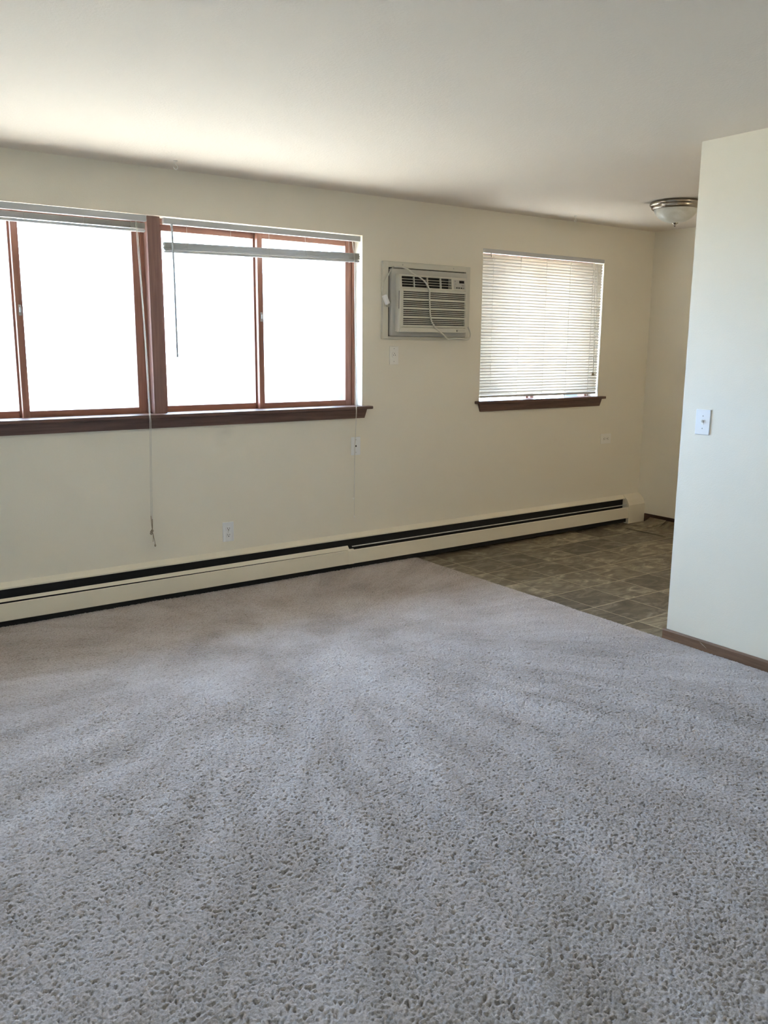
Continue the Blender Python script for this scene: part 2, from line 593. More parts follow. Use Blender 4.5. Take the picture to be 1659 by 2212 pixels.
# carpet: one continuous cut pile
def carpet():
    s = 0.0036
    x = np.arange(0.05, XP - 0.004, s)
    y = np.arange(-4.05, -0.03, s)
    X, Y = np.meshgrid(x, y)
    cell = 0.0068
    gx = np.floor(X / cell).astype(np.int64)
    gy = np.floor((Y + 5) / cell).astype(np.int64)
    nx, ny = gx.max() + 3, gy.max() + 3
    jx = RNG.random((ny + 2, nx + 2))
    jy = RNG.random((ny + 2, nx + 2))
    jh = RNG.random((ny + 2, nx + 2))
    Z = np.zeros_like(X)
    for a in (-1, 0, 1):
        for b in (-1, 0, 1):
            cx, cy = gx + a + 1, gy + b + 1
            px = (gx + a + 0.12 + 0.76 * jx[cy, cx]) * cell
            py = (gy + b + 0.12 + 0.76 * jy[cy, cx]) * cell - 5
            d2 = ((X - px) ** 2 + (Y - py) ** 2) / (0.0058 ** 2)
            hgt = np.where(jh[cy, cx] < 0.11, 0.001, 0.0074 + 0.0042 * jh[cy, cx]) * np.clip(1 - d2, 0, None) ** 0.6
            Z = np.maximum(Z, hgt)
    # gentle hollows left by traffic and the vacuum
    ph = RNG.random(12) * 6.28
    sway = np.zeros_like(X)
    for k in range(6):
        ang = 0.5 + 0.35 * k
        fq = 5.0 + 3.1 * k
        sway += np.sin(fq * (X * math.cos(ang) + Y * math.sin(ang)) + ph[k] + 0.8 * np.sin(2.2 * X + ph[k + 6])) / (1.5 + k)
    Z = 0.002 + Z * (1.0 + 0.10 * sway) + 0.0011 * sway + 0.0025
    edge = np.clip((XP - 0.004 - X) / 0.02, 0, 1)
    Z = Z * edge ** 0.5
    Z = np.clip(Z, 0.0, None)
    n, m_ = X.shape
    V = np.stack([X, Y, Z], -1).reshape(-1, 3)
    idx = np.arange(n * m_).reshape(n, m_)
    Q = np.stack([idx[:-1, :-1], idx[:-1, 1:], idx[1:, 1:], idx[1:, :-1]], -1).reshape(-1, 4)
    # plain skirts: rest of the room out of view and the thickness at the free edge
    ev, eq = [], []
    base = len(V)
    def quad(a, b, c, d):
        k = base + len(ev)
        ev.extend([a, b, c, d])
        eq.append([k, k + 1, k + 2, k + 3])
    zf = 0.007
    x1e, y0e, y1e = x[-1], y[0], y[-1]
    x0e = x[0]
    quad((XL, YB, zf), (x0e, YB, zf), (x0e, y1e, zf), (XL, y1e, zf))
    quad((x0e, YB, zf), (XP, YB, zf), (XP, y0e, zf), (x0e, y0e, zf))
    quad((XL, y1e, zf), (x1e, y1e, zf), (x1e, y1e + 0.025, zf), (XL, y1e + 0.025, zf))
    V = np.concatenate([V, np.array(ev, dtype=float)])
    Q = np.concatenate([Q, np.array(eq)])
    me = bpy.data.meshes.new('carpet')
    me.vertices.add(len(V))
    me.vertices.foreach_set('co', V.astype(np.float32).ravel())
    me.loops.add(Q.size)
    me.loops.foreach_set('vertex_index', Q.astype(np.int32).ravel())
    me.polygons.add(len(Q))
    me.polygons.foreach_set('loop_start', np.arange(0, Q.size, 4, dtype=np.int32))
    me.polygons.foreach_set('use_smooth', np.ones(len(Q), dtype=bool))
    me.update(calc_edges=True)
    me.validate()
    me.materials.append(MAT['carpet'])
    o = bpy.data.objects.new('carpet', me)
    COL.objects.link(o)
    o['kind'] = 'stuff'
    tag(o, 'beige grey cut-pile wall-to-wall carpet with vacuum marks', 'carpet')
    return o


carpet()

# baseboards
bb = struct(obj('baseboard_divider', bmesh.new(), 'base_y'), 'brown wooden baseboard on the pale dividing wall')
bm = bmesh.new()
prism(bm, [(XP - 0.013, 0.0), (XP, 0.0), (XP, 0.062), (XP - 0.006, 0.062), (XP - 0.013, 0.054)], YB, YP + 0.016, axis=1)
box(bm, XP, XP + 0.115, YP, YP + 0.013, 0.0, 0.060)
bm.to_mesh(bb.data)
bm.free()
chip = bmesh.new()
loft(chip, [(XP - 0.0138, -2.362, 0.050), (XP - 0.0138, -2.372, 0.046), (XP - 0.0138, -2.400, 0.030)],
     [(XP - 0.0128, -2.362, 0.050), (XP - 0.0128, -2.372, 0.046), (XP - 0.0128, -2.400, 0.030)])
obj('paint_chip', chip, 'ivory_plastic', bb, 'pale chip in the brown baseboard')
struct(obj('baseboard_right', B(XR - 0.012, XR, YK, -0.085, 0.0, 0.072, bev=0.002), 'base_dark'), 'dark brown baseboard on the short far wall')

# outdoors
struct(obj('ground', B(-70, 80, -80, 90, -1.05, -0.95), 'concrete'), 'sunlit pale paving outside the windows')

struct(obj('roof_eave', B(XL - 1.5, XR + 1.5, WT, WT + 0.62, H + 0.06, H + 0.20), 'alu'), 'white roof eave above the windows')

# ------------------------------------------------------------------ windows
def sash(parent, x0, x1, z0, z1, y0, y1, rail=0.036, stile=0.036, stile_r=None, latch_side=None):
    stile_r = stile_r or stile
    s = obj('sash', bmesh.new(), 'sash_z', parent)
    bm = bmesh.new()
    box(bm, x0, x0 + stile, y0, y1, z0, z1, bev=0.002)
    box(bm, x1 - stile_r, x1, y0, y1, z0, z1, bev=0.002)
    off = ORIGIN[parent]
    for v in bm.verts:
        v.co -= off
    bm.to_mesh(s.data)
    bm.free()
    obj('bottom_rail', B(x0 + stile, x1 - stile_r, y0 + 0.001, y1, z0, z0 + rail + 0.002, bev=0.002), 'sash_x', s)
    obj('top_rail', B(x0 + stile, x1 - stile_r, y0 + 0.001, y1, z1 - rail, z1, bev=0.002), 'sash_x', s)
    yc = (y0 + y1) / 2
    obj('glass_pane', B(x0 + stile - 0.004, x1 - stile_r + 0.004, yc - 0.002, yc + 0.002, z0 + rail - 0.004, z1 - rail + 0.004), 'glass', s)
    if latch_side:
        xc = x0 + stile * 0.55
        zc = z0 + 0.53 * (z1 - z0)
        bm = bmesh.new()
        box(bm, xc - 0.007, xc + 0.007, y0 - 0.005, y0 + 0.001, zc - 0.028, zc + 0.028, bev=0.002)
        box(bm, xc - 0.004, xc + 0.004, y0 - 0.016, y0 - 0.004, zc - 0.012, zc + 0.016, bev=0.002)
        obj('latch', bm, 'damper', s, 'small metal sash latch')
    return s


def storm(parent, x0, x1, z0, z1):
    bm = bmesh.new()
    w = 0.014
    for a, b in ((x0, x0 + w), (x1 - w, x1)):
        box(bm, a, b, 0.20, 0.36, z0, z1)
    box(bm, x0 + w, x1 - w, 0.20, 0.36, z0, z0 + w)
    box(bm, x0 + w, x1 - w, 0.20, 0.36, z1 - w, z1)
    obj('outer_frame', bm, 'outer_alu', parent, 'pale aluminium outer frame, coloured dark against the bright daylight')


wroot = struct(empty('window_1', (1.83, 0.05, 1.085)), 'wide wood-framed pair of sliding windows left of the air conditioner')
obj('mullion', B(1.818, 1.893, 0.03, 0.17, 1.10, 2.188, bev=0.002), 'wood_z', wroot)
for (xa, xb, xm) in ((0.42, 1.818, 1.118), (1.893, 3.235, 2.530)):
    bm = bmesh.new()
    box(bm, xa, xa + 0.018, 0.092, 0.20, 1.095, 2.188)
    box(bm, xb - 0.018, xb, 0.092, 0.20, 1.095, 2.188)
    box(bm, xa + 0.018, xb - 0.018, 0.092, 0.20, 2.160, 2.188)
    box(bm, xa + 0.018, xb - 0.018, 0.092, 0.20, 1.088, 1.098)
    obj('window_frame', bm, 'sash_z', wroot)
    sash(wroot, xm, xb - 0.010, 1.096, 2.164, 0.100, 0.132, stile_r=0.056, latch_side=True)
    sash(wroot, xa + 0.012, xm + 0.026, 1.096, 2.164, 0.136, 0.168)
    storm(wroot, xa + 0.004, xb - 0.004, 1.09, 2.186)
obj('window_sill', B(0.34, 3.292, -0.052, 0.10, 1.080, 1.100, bev=0.005, seg=3), 'wood_x', wroot)
bm = bmesh.new()
loft(bm, [(0.375, -0.022, 1.080), (3.262, -0.022, 1.080), (3.262, 0, 1.080), (0.375, 0, 1.080)],
     [(0.395, -0.014, 1.020), (3.246, -0.014, 1.020), (3.246, 0, 1.020), (0.395, 0, 1.020)])
obj('sill_apron', bm, 'wood_x', wroot)

wroot2 = struct(empty('window_2', (4.92, 0.05, 1.085)), 'smaller window behind the lowered blind')
bm = bmesh.new()
box(bm, 4.274, 4.292, 0.1005, 0.20, 1.046, 2.180)
box(bm, 5.552, 5.570, 0.1005, 0.20, 1.046, 2.180)
box(bm, 4.292, 5.552, 0.092, 0.20, 2.155, 2.180)
box(bm, 4.292, 5.552, 0.1005, 0.20, 1.046, 1.055)
obj('window_frame', bm, 'sash_z', wroot2)
sash(wroot2, 4.90, 5.560, 1.056, 2.158, 0.100, 0.132)
sash(wroot2, 4.284, 4.926, 1.056, 2.158, 0.136, 0.168)
storm(wroot2, 4.278, 5.566, 1.05, 2.178)
obj('window_sill', B(4.232, 5.628, -0.045, 0.10, 1.080, 1.100, bev=0.005, seg=3), 'wood_x', wroot2)
bm = bmesh.new()
loft(bm, [(4.262, -0.022, 1.080), (5.602, -0.022, 1.080), (5.602, 0, 1.080), (4.262, 0, 1.080)],
     [(4.280, -0.014, 1.022), (5.586, -0.014, 1.022), (5.586, 0, 1.022), (4.280, 0, 1.022)])
obj('sill_apron', bm, 'wood_x', wroot2)


# ------------------------------------------------------------------ blinds
def slat_mesh(length, width=0.025, crown=0.003, th=0.0007):
    bm = bmesh.new()
    k = 4
    top = [(-width / 2 + width * i / k, crown * (1 - (2 * i / k - 1) ** 2)) for i in range(k + 1)]
    prof = top + [(a, b - th) for a, b in reversed(top)]
    prism(bm, prof, -length / 2, length / 2, axis=0, smooth=True)
    me = bpy.data.meshes.new('slat')
    bm.to_mesh(me)
    bm.free()
    me.materials.append(MAT['slat'])
    return me


def headrail(root, x0, x1, y0, y1, z0, z1):
    bm = bmesh.new()
    box(bm, x0, x1, y0, y1, z0, z1, bev=0.003)
    obj('headrail', bm, 'rail', root)


def knot(bm, c, r):
    ball(bm, c, r, (1, 0.8, 1.2))
    ball(bm, (c[0] - r * 0.8, c[1], c[2] - r * 0.5), r * 0.75)


# left raised blind
r1 = tag(empty('window_blind', (1.10, 0.005, 2.14)), 'raised mini blind stacked tight under its headrail, left of the wooden mullion', 'blind', 'raised mini blinds')
headrail(r1, 0.432, 1.800, -0.018, 0.012, 2.150, 2.183)
sm = slat_mesh(1.355)
for k in range(22):
    share('slat', sm, r1, (1.113 + random.uniform(-.002, .002), -0.003 + random.uniform(-.0015, .0015), 2.1395 - 0.0013 * k), (random.uniform(-.03, .03), 0, 0))
obj('bottom_rail', B(0.436, 1.792, -0.016, 0.009, 2.094, 2.108, bev=0.004), 'rail', r1)
for cx in (0.75, 1.16, 1.46, 1.71):
    bm = bmesh.new()
    tube(bm, [(cx, -0.0185, 2.148), (cx, -0.0195, 2.12), (cx + 0.003, -0.019, 2.098), (cx + 0.008, -0.014, 2.0905)], 0.0012, 5, 3)
    obj('ladder_cord', bm, 'string', r1)
bm = bmesh.new()
tube(bm, [(1.735, -0.021, 2.146), (1.738, -0.026, 2.05), (1.748, -0.045, 1.6), (1.752, -0.058, 1.12), (1.752, -0.059, 1.05), (1.750, -0.040, 0.80), (1.744, -0.034, 0.52)], 0.0015, 6, 5)
tube(bm, [(1.741, -0.022, 2.146), (1.746, -0.028, 2.0), (1.755, -0.048, 1.5), (1.757, -0.058, 1.12), (1.759, -0.059, 1.05), (1.757, -0.040, 0.78), (1.752, -0.034, 0.50)], 0.0015, 6, 5)
lc = obj('lift_cord', bm, 'string', r1)
bm = bmesh.new()
tube(bm, [(1.744, -0.034, 0.52), (1.746, -0.033, 0.47), (1.750, -0.032, 0.435)], 0.0022, 6, 3)
tube(bm, [(1.752, -0.034, 0.50), (1.751, -0.033, 0.46), (1.748, -0.032, 0.425)], 0.0022, 6, 3)
knot(bm, (1.748, -0.032, 0.43), 0.008)
tube(bm, [(1.746, -0.032, 0.42), (1.737, -0.031, 0.418), (1.742, -0.032, 0.409), (1.749, -0.032, 0.42)], 0.003, 6, 4)
tube(bm, [(1.750, -0.032, 0.42), (1.753, -0.031, 0.39), (1.751, -0.031, 0.365)], 0.0018, 6, 4)
tube(bm, [(1.751, -0.032, 0.42), (1.759, -0.031, 0.38), (1.763, -0.031, 0.348)], 0.0018, 6, 4)
ball(bm, (1.763, -0.031, 0.342), 0.006, (1, 0.8, 1.4))
obj('cord_knot', bm, 'knot', lc, 'soiled brown knot at the cord end')

# right raised blind, hanging a little lower and slightly slanted
r2b = tag(empty('window_blind', (2.55, 0.005, 2.14)), 'raised mini blind hanging just below its headrail, right of the wooden mullion', 'blind', 'raised mini blinds')
headrail(r2b, 1.897, 3.209, -0.018, 0.012, 2.146, 2.179)
sm = slat_mesh(1.305)
tilt = math.atan2(-0.024, 1.31)
for k in range(25):
    share('slat', sm, r2b, (2.552 + random.uniform(-.003, .003), -0.003 + random.uniform(-.002, .002), 2.060 - 0.0016 * k), (random.uniform(-.05, .05), -0.018 + random.uniform(-.001, .001), 0))
bm = bmesh.new()
box(bm, -0.652, 0.652, -0.0125, 0.0125, -0.007, 0.007, bev=0.004)
me = bpy.data.meshes.new('bottom_rail')
bm.to_mesh(me)
bm.free()
me.materials.append(MAT['rail'])
share('bottom_rail', me, r2b, (2.552, -0.003, 2.013), (0, -0.018, 0))
for cx in (2.03, 2.30, 2.55, 2.80, 3.12):
    zz = 2.016 + (cx - 2.552) * 0.018
    bm = bmesh.new()
    tube(bm, [(cx, -0.016, 2.147), (cx, -0.017, 2.09), (cx, -0.0175, zz + 0.03), (cx + 0.002, -0.017, zz - 0.012), (cx + 0.006, -0.008, zz - 0.014)], 0.0011, 5, 3)
    obj('ladder_cord', bm, 'string', r2b)
bm = bmesh.new()
tube(bm, [(3.146, -0.014, 2.150), (3.150, -0.02, 2.10), (3.158, -0.022, 2.03), (3.152, -0.035, 1.75), (3.152, -0.052, 1.30), (3.148, -0.0595, 1.10), (3.148, -0.0595, 1.05), (3.150, -0.040, 0.80), (3.152, -0.030, 0.49)], 0.0015, 6, 5)
tube(bm, [(3.151, -0.014, 2.150), (3.155, -0.02, 2.10), (3.163, -0.022, 2.03), (3.157, -0.035, 1.75), (3.156, -0.052, 1.30), (3.152, -0.0595, 1.10), (3.152, -0.0595, 1.05), (3.153, -0.040, 0.80), (3.154, -0.030, 0.36)], 0.0012, 6, 5)
lc = obj('lift_cord', bm, 'string', r2b)
bm = bmesh.new()
ball(bm, (3.148, -0.030, 0.486), 0.006, (1.2, 0.8, 1.5))
obj('cord_tassel', bm, 'ivory_plastic', lc)
bm = bmesh.new()
ball(bm, (3.155, -0.030, 0.36), 0.005, (1, 0.8, 1.5))
obj('cord_tassel', bm, 'ivory_plastic', lc)
bm = bmesh.new()
tube(bm, [(1.938, -0.022, 2.150), (1.938, -0.030, 2.12), (1.941, -0.031, 1.92), (1.942, -0.032, 1.42)], 0.0056, 6, 1)
box(bm, 1.932, 1.944, -0.034, -0.018, 2.135, 2.150, bev=0.002)
obj('tilt_wand', bm, 'rail', r2b, 'slim grey tilt wand')

# lowered blind
r3 = tag(empty('window_blind', (4.92, 0.012, 1.12)), 'lowered mini blind with closed glowing slats in the smaller window', 'blind')
headrail(r3, 4.277, 5.566, -0.004, 0.026, 2.150, 2.1795)
sm = slat_mesh(1.284, 0.0290, 0.0034)
nsl = 46
for k in range(nsl):
    z = 2.130 - k * (2.130 - 1.152) / (nsl - 1)
    share('slat', sm, r3, (4.920 + random.uniform(-.001, .001), 0.012, z), (math.radians(-63) + random.uniform(-.025, .025), random.uniform(-.0006, .0006), 0))
obj('bottom_rail', B(4.280, 5.548, 0.000, 0.024, 1.121, 1.138, bev=0.004), 'rail', r3)
for cx in (4.375, 4.650, 4.920, 5.180, 5.440):
    bm = bmesh.new()
    tube(bm, [(cx, -0.0015, 2.148), (cx, -0.003, 1.70), (cx, -0.003, 1.14), (cx + 0.003, 0.004, 1.1225)], 0.0010, 5, 4)
    obj('ladder_cord', bm, 'string', r3)
bm = bmesh.new()
tube(bm, [(5.448, -0.006, 2.148), (5.455, -0.010, 2.0), (5.476, -0.012, 1.6), (5.486, -0.012, 1.29)], 0.0014, 6, 4)
tube(bm, [(5.490, -0.006, 2.148), (5.488, -0.010, 2.0), (5.489, -0.012, 1.6), (5.488, -0.012, 1.29)], 0.0014, 6, 4)
lc = obj('lift_cord', bm, 'string', r3)
bm = bmesh.new()
prism(bm, [(5.481, 1.292), (5.493, 1.292), (5.497, 1.268), (5.477, 1.268)], -0.019, -0.007, axis=1)
obj('cord_tassel', bm, 'knot', lc, 'small brown cord tassel')
bm = bmesh.new()
tube(bm, [(4.345, -0.004, 2.15), (4.345, -0.010, 2.138), (4.346, -0.008, 2.122)], 0.003, 6, 3)
obj('tilt_hook', bm, 'grey_print', r3)

# ------------------------------------------------------------------ air conditioner
ac = tag(empty('air_conditioner', (3.76, 0, 1.54)), 'cream through-wall air conditioner with slotted grille between the two windows', 'air conditioner')
bm = bmesh.new()
for a in ((3.385, 3.430, 1.538, 2.040), (4.098, 4.140, 1.538, 2.040)):
    box(bm, a[0], a[1], -0.022, 0, a[2], a[3], bev=0.003)
box(bm, 3.428, 4.100, -0.022, 0, 2.002, 2.040, bev=0.003)
box(bm, 3.428, 4.100, -0.022, 0, 1.538, 1.556, bev=0.003)
obj('wall_sleeve', bm, 'ac_plastic', ac)
obj('sleeve_gap', B(3.428, 4.100, -0.006, 0, 1.555, 2.003), 'black', ac)
obj('filler_panel', B(3.440, 4.096, -0.042, -0.006, 1.557, 1.995, bev=0.008, seg=3), 'ac_panel', ac)
# casing: side walls, with the vent opening left hollow
bm = bmesh.new()
X0, X1, YF, YBK = 3.470, 4.052, -0.092, -0.042
prism(bm, [(YBK, 1.590), (YF + 0.010, 1.585), (YF, 1.600), (YF, 1.866), (YF + 0.010, 1.956), (YBK, 1.960)], X0, X0 + 0.020, axis=0)
prism(bm, [(YBK, 1.590), (YF + 0.010, 1.585), (YF, 1.600), (YF, 1.866), (YF + 0.010, 1.956), (YBK, 1.960)], X1 - 0.012, X1, axis=0)
prism(bm, [(YBK, 1.946), (YF + 0.009, 1.946), (YF + 0.010, 1.956), (YBK, 1.960)], X0 + 0.02, X1 - 0.012, axis=0)
box(bm, X0 + 0.02, X1 - 0.012, YF + 0.002, YBK, 1.868, 1.877)
box(bm, X0 + 0.02, X1 - 0.012, YF + 0.012, YBK, 1.585, 1.868)
obj('casing', bm, 'ac_plastic', ac)
obj('side_slot', B(X0 - 0.0008, X0 + 0.001, -0.088, -0.083, 1.735, 1.850), 'slot', ac)
obj('vent_cavity', B(X0 + 0.02, 3.930, YBK - 0.008, YBK, 1.877, 1.946), 'black', ac)
slope = lambda z: YF + 0.001 + (z - 1.866) / 0.090 * 0.010
for z in (1.894, 1.911, 1.928):
    bm = bmesh.new()
    box(bm, X0 + 0.024, 3.916, slope(z) + 0.002, slope(z) + 0.016, z - 0.0013, z + 0.0013)
    obj('vent_louver', bm, 'ac_plastic', ac)
for x in (3.594, 3.708, 3.822):
    bm = bmesh.new()
    prism(bm, [(slope(1.877) - 0.001, 1.877), (slope(1.946) - 0.001, 1.946), (slope(1.946) + 0.012, 1.946), (slope(1.877) + 0.012, 1.877)], x - 0.0028, x + 0.0028, axis=0)
    obj('vent_divider', bm, 'ac_plastic', ac)
bm = bmesh.new()
prism(bm, [(slope(1.877), 1.877), (slope(1.946), 1.946), (YBK, 1.946), (YBK, 1.877)], 3.916, X1 - 0.012, axis=0)
cp = obj('control_panel', bm, 'ac_plastic', ac)
bm = bmesh.new()
prism(bm, [(slope(1.881) - 0.001, 1.881), (slope(1.942) - 0.001, 1.942), (slope(1.942) + 0.003, 1.942), (slope(1.881) + 0.003, 1.881)], 3.934, 4.036, axis=0)
obj('control_label', bm, 'ac_panel', cp)


def onpanel(name, x0, x1, z0, z1, mt, out=0.002):
    bm = bmesh.new()
    prism(bm, [(slope(z0) - out, z0), (slope(z1) - out, z1), (slope(z1) + 0.002, z1), (slope(z0) + 0.002, z0)], x0, x1, axis=0)
    return obj(name, bm, mt, cp)


onpanel('display', 3.985, 4.028, 1.920, 1.937, 'display')
for k in range(4):
    onpanel('button', 3.955 + 0.020 * k, 3.966 + 0.020 * k, 1.884, 1.892, 'grey_print' if k == 3 else 'slot', 0.003)
onpanel('printed_mark', 3.944, 3.952, 1.928, 1.936, 'grey_print', 0.0014)
onpanel('printed_mark', 3.944, 3.957, 1.912, 1.915, 'grey_print', 0.0014)
onpanel('printed_mark', 4.006, 4.027, 1.902, 1.907, 'grey_print', 0.0014)
# front grille: frame with four groups of four slots, each rib its own piece
gr = obj('front_grille', bmesh.new(), 'ac_plastic', ac)
bm = bmesh.new()
GX0, GX1 = X0 + 0.030, X1 - 0.014
box(bm, X0 + 0.006, GX0, YF - 0.002, YF + 0.012, 1.618, 1.866, bev=0.002)
box(bm, GX1, X1 - 0.001, YF - 0.002, YF + 0.012, 1.618, 1.866, bev=0.002)
slots = []
for zt in (1.8490, 1.7905, 1.7330, 1.6755):
    for q in range(4):
        z1_ = zt - q * 0.0122
        slots.append((z1_ - 0.0066, z1_))
cur = 1.866
wide, ribs = [], []
for a, b in slots:
    (wide if cur - b > 0.009 else ribs).append((b, cur))
    cur = a
wide.append((1.618, cur))
for a, b in wide:
    box(bm, GX0, GX1, YF - 0.002, YF + 0.012, a, b)
off = ORIGIN[ac]
for v in bm.verts:
    v.co -= off
bm.to_mesh(gr.data)
bm.free()
rib_b = bmesh.new()
box(rib_b, -(GX1 - GX0) / 2, (GX1 - GX0) / 2, -0.0065, 0.0065, -0.0028, 0.0028, bev=0.0008, seg=1)
rib_m = bpy.data.meshes.new('grille_rib')
rib_b.to_mesh(rib_m)
rib_b.free()
rib_m.materials.append(MAT['ac_plastic'])
for a, b in ribs:
    share('grille_rib', rib_m, gr, ((GX0 + GX1) / 2, YF + 0.005, (a + b) / 2))
obj('grille_backing', B(GX0 - 0.002, GX1 + 0.002, YF + 0.0095, YF + 0.0119, 1.622, 1.862), 'black', gr)
obj('lower_trim', B(X0 + 0.004, X1 - 0.001, YF - 0.003, YF + 0.012, 1.585, 1.615, bev=0.003), 'ac_plastic', ac)
bm = bmesh.new()
box(bm, 3.962, 3.969, YF - 0.0038, YF - 0.002, 1.5925, 1.6045, bev=0.0006, seg=1)
obj('logo_mark', bm, 'black', ac, 'small black maker mark')
bm = bmesh.new()
for k in range(9):
    xx = 3.976 + k * 0.0072
    box(bm, xx, xx + 0.0045, YF - 0.0034, YF - 0.002, 1.597, 1.602 + 0.0015 * (k % 3 == 0))
obj('maker_lettering', bm, 'ac_panel', ac, 'faint grey lettering')
for sx in (3.545, 3.985):
    bm = bmesh.new()
    ball(bm, (sx, -0.0225, 2.022), 0.004, (1, 0.4, 1))
    obj('sleeve_screw', bm, 'screw', ac)
# power cord draped over the front, with its boxy plug
bm = bmesh.new()
tube(bm, [(3.462, -0.030, 2.004), (3.505, -0.048, 2.004), (3.545, -0.066, 1.994), (3.585, -0.088, 1.966), (3.632, -0.106, 1.936), (3.672, -0.109, 1.908),
          (3.705, -0.107, 1.862), (3.713, -0.102, 1.800), (3.720, -0.101, 1.720), (3.730, -0.101, 1.668), (3.748, -0.103, 1.637), (3.790, -0.104, 1.600),
          (3.840, -0.098, 1.572), (3.905, -0.066, 1.545), (3.935, -0.052, 1.541), (3.985, -0.048, 1.548), (4.050, -0.046, 1.546), (4.110, -0.036, 1.541),
          (4.142, -0.028, 1.552), (4.150, -0.026, 1.580), (4.140, -0.025, 1.610), (4.128, -0.024, 1.628)], 0.0052, 8, 5)
pc = obj('power_cord', bm, 'cord', ac, 'cream power cord draped across the grille')
bm = bmesh.new()
tube(bm, [(3.462, -0.026, 2.000), (3.440, -0.028, 1.982), (3.420, -0.034, 1.950), (3.396, -0.036, 1.918), (3.372, -0.034, 1.880), (3.369, -0.033, 1.845), (3.380, -0.034, 1.818)], 0.0036, 8, 5)
obj('plug_cord', bm, 'cord', pc)
t = bmesh.new()
box(t, -0.014, 0.014, -0.013, 0.013, -0.032, 0.032, bev=0.004)
for v in t.verts:
    v.co = Matrix.Rotation(math.radians(-28), 3, 'Y') @ v.co
    v.co.x = -v.co.x if False else v.co.x
    v.co += Vector((3.398, -0.038, 1.792))
pl = obj('plug', t, 'white_plastic', pc, 'white boxy safety plug')
bm = bmesh.new()
for d in (-0.006, 0.006):
    box(bm, 3.414 + d, 3.4165 + d, -0.042, -0.034, 1.744, 1.764)
obj('prong', bm, 'screw', pl)


# ------------------------------------------------------------------ wall plates (built facing -Y, turned by their root)
def plate_root(name, loc, rz, label, cat, w=0.074, h=0.122, mt='white_plastic', group=None):
    r = tag(empty(name, loc, rz), label, cat, group)
    ORIGIN[r] = Vector((0, 0, 0))
    bm = bmesh.new()
    box(bm, -w / 2, w / 2, -0.006, 0, -h / 2, h / 2, bev=0.003, seg=3)
    obj('cover_plate', bm, mt, r)
    return r


def screw(r, x, z, y=-0.006):
    bm = bmesh.new()
    ball(bm, (x, y, z), 0.0032, (1, 0.4, 1), 8)
    obj('plate_screw', bm, 'screw', r)


def receptacle(r, cz, cx=0.0, turned=False, mt='white_plastic'):
    bm = bmesh.new()
    k = 20
    prof = []
    for q in range(k):
        a = 2 * math.pi * q / k
        px, pz = 0.0175 * math.cos(a), max(-0.0135, min(0.0135, 0.0175 * math.sin(a)))
        prof.append((cx + (pz if turned else px), cz + (px if turned else pz)))
    prism(bm, prof, -0.009, -0.005, axis=1)
    rc = obj('receptacle', bm, mt, r)
    for dx, dz, w_, h_ in ((-0.0065, 0.003, 0.0024, 0.010), (0.0065, 0.003, 0.0024, 0.008), (0, -0.0075, 0.0056, 0.0056)):
        if turned:
            dx, dz, w_, h_ = dz, dx, h_, w_
        obj('slot', B(cx + dx - w_ / 2, cx + dx + w_ / 2, -0.0095, -0.0085, cz + dz - h_ / 2, cz + dz + h_ / 2), 'slot', rc)


o1 = plate_root('wall_outlet', (2.240, 0, 0.361), 0, 'white duplex outlet low on the wall above the baseboard heater', 'outlet')
receptacle(o1, 0.020)
receptacle(o1, -0.020)
screw(o1, 0, 0)

o2 = plate_root('cable_jack', (3.183, 0, 0.834), 0, 'blank white cable plate with one dark hole under the wide window sill', 'wall plate')
bm = bmesh.new()
prism(bm, [(0.0055 * math.cos(a * math.pi / 6), 0.0065 * math.sin(a * math.pi / 6)) for a in range(12)], -0.0068, -0.005, axis=1)
obj('jack_hole', bm, 'slot', o2)
screw(o2, 0, 0.042)
screw(o2, 0, -0.042)

o3 = plate_root('wall_outlet', (3.492, 0, 1.430), 0, 'single round appliance outlet directly below the air conditioner', 'outlet', mt='ivory_plastic')
bm = bmesh.new()
prism(bm, [(0.020 * math.cos(a * math.pi / 12), 0.003 + 0.020 * math.sin(a * math.pi / 12)) for a in range(24)], -0.010, -0.005, axis=1)
rc = obj('receptacle', bm, 'ivory_plastic', o3)
for dx, dz in ((0.000, 0.013), (0.008, 0.002), (-0.008, 0.002)):
    obj('slot', B(dx - 0.0018, dx + 0.0018, -0.0105, -0.0095, dz - 0.003, dz + 0.003), 'slot', rc)
screw(o3, 0, 0.045)
screw(o3, 0, -0.040)

o4 = plate_root('wall_outlet', (5.698, 0, 0.744), 0, 'ivory sideways outlet below the smaller window near the room corner', 'outlet', w=0.126, h=0.084, mt='ivory_plastic')
receptacle(o4, 0, -0.021, True, 'ivory_plastic')
receptacle(o4, 0, 0.021, True, 'ivory_plastic')
screw(o4, 0, 0)

sw = plate_root('light_switch', (XP, -2.276, 1.141), -math.pi / 2, 'white toggle light switch on the pale dividing wall', 'switch', w=0.080, h=0.122)
bm = bmesh.new()
box(bm, -0.006, 0.006, -0.0075, -0.004, -0.012, 0.012)
obj('toggle_collar', bm, 'ivory_plastic', sw)
bm = bmesh.new()
loft(bm, [(-0.004, -0.006, -0.004), (0.004, -0.006, -0.004), (0.004, -0.006, 0.007), (-0.004, -0.006, 0.007)],
     [(-0.003, -0.019, 0.008), (0.003, -0.019, 0.008), (0.003, -0.018, 0.014), (-0.003, -0.018, 0.014)])
obj('toggle', bm, 'ivory_plastic', sw)
screw(sw, 0, 0.030)
screw(sw, 0, -0.030)

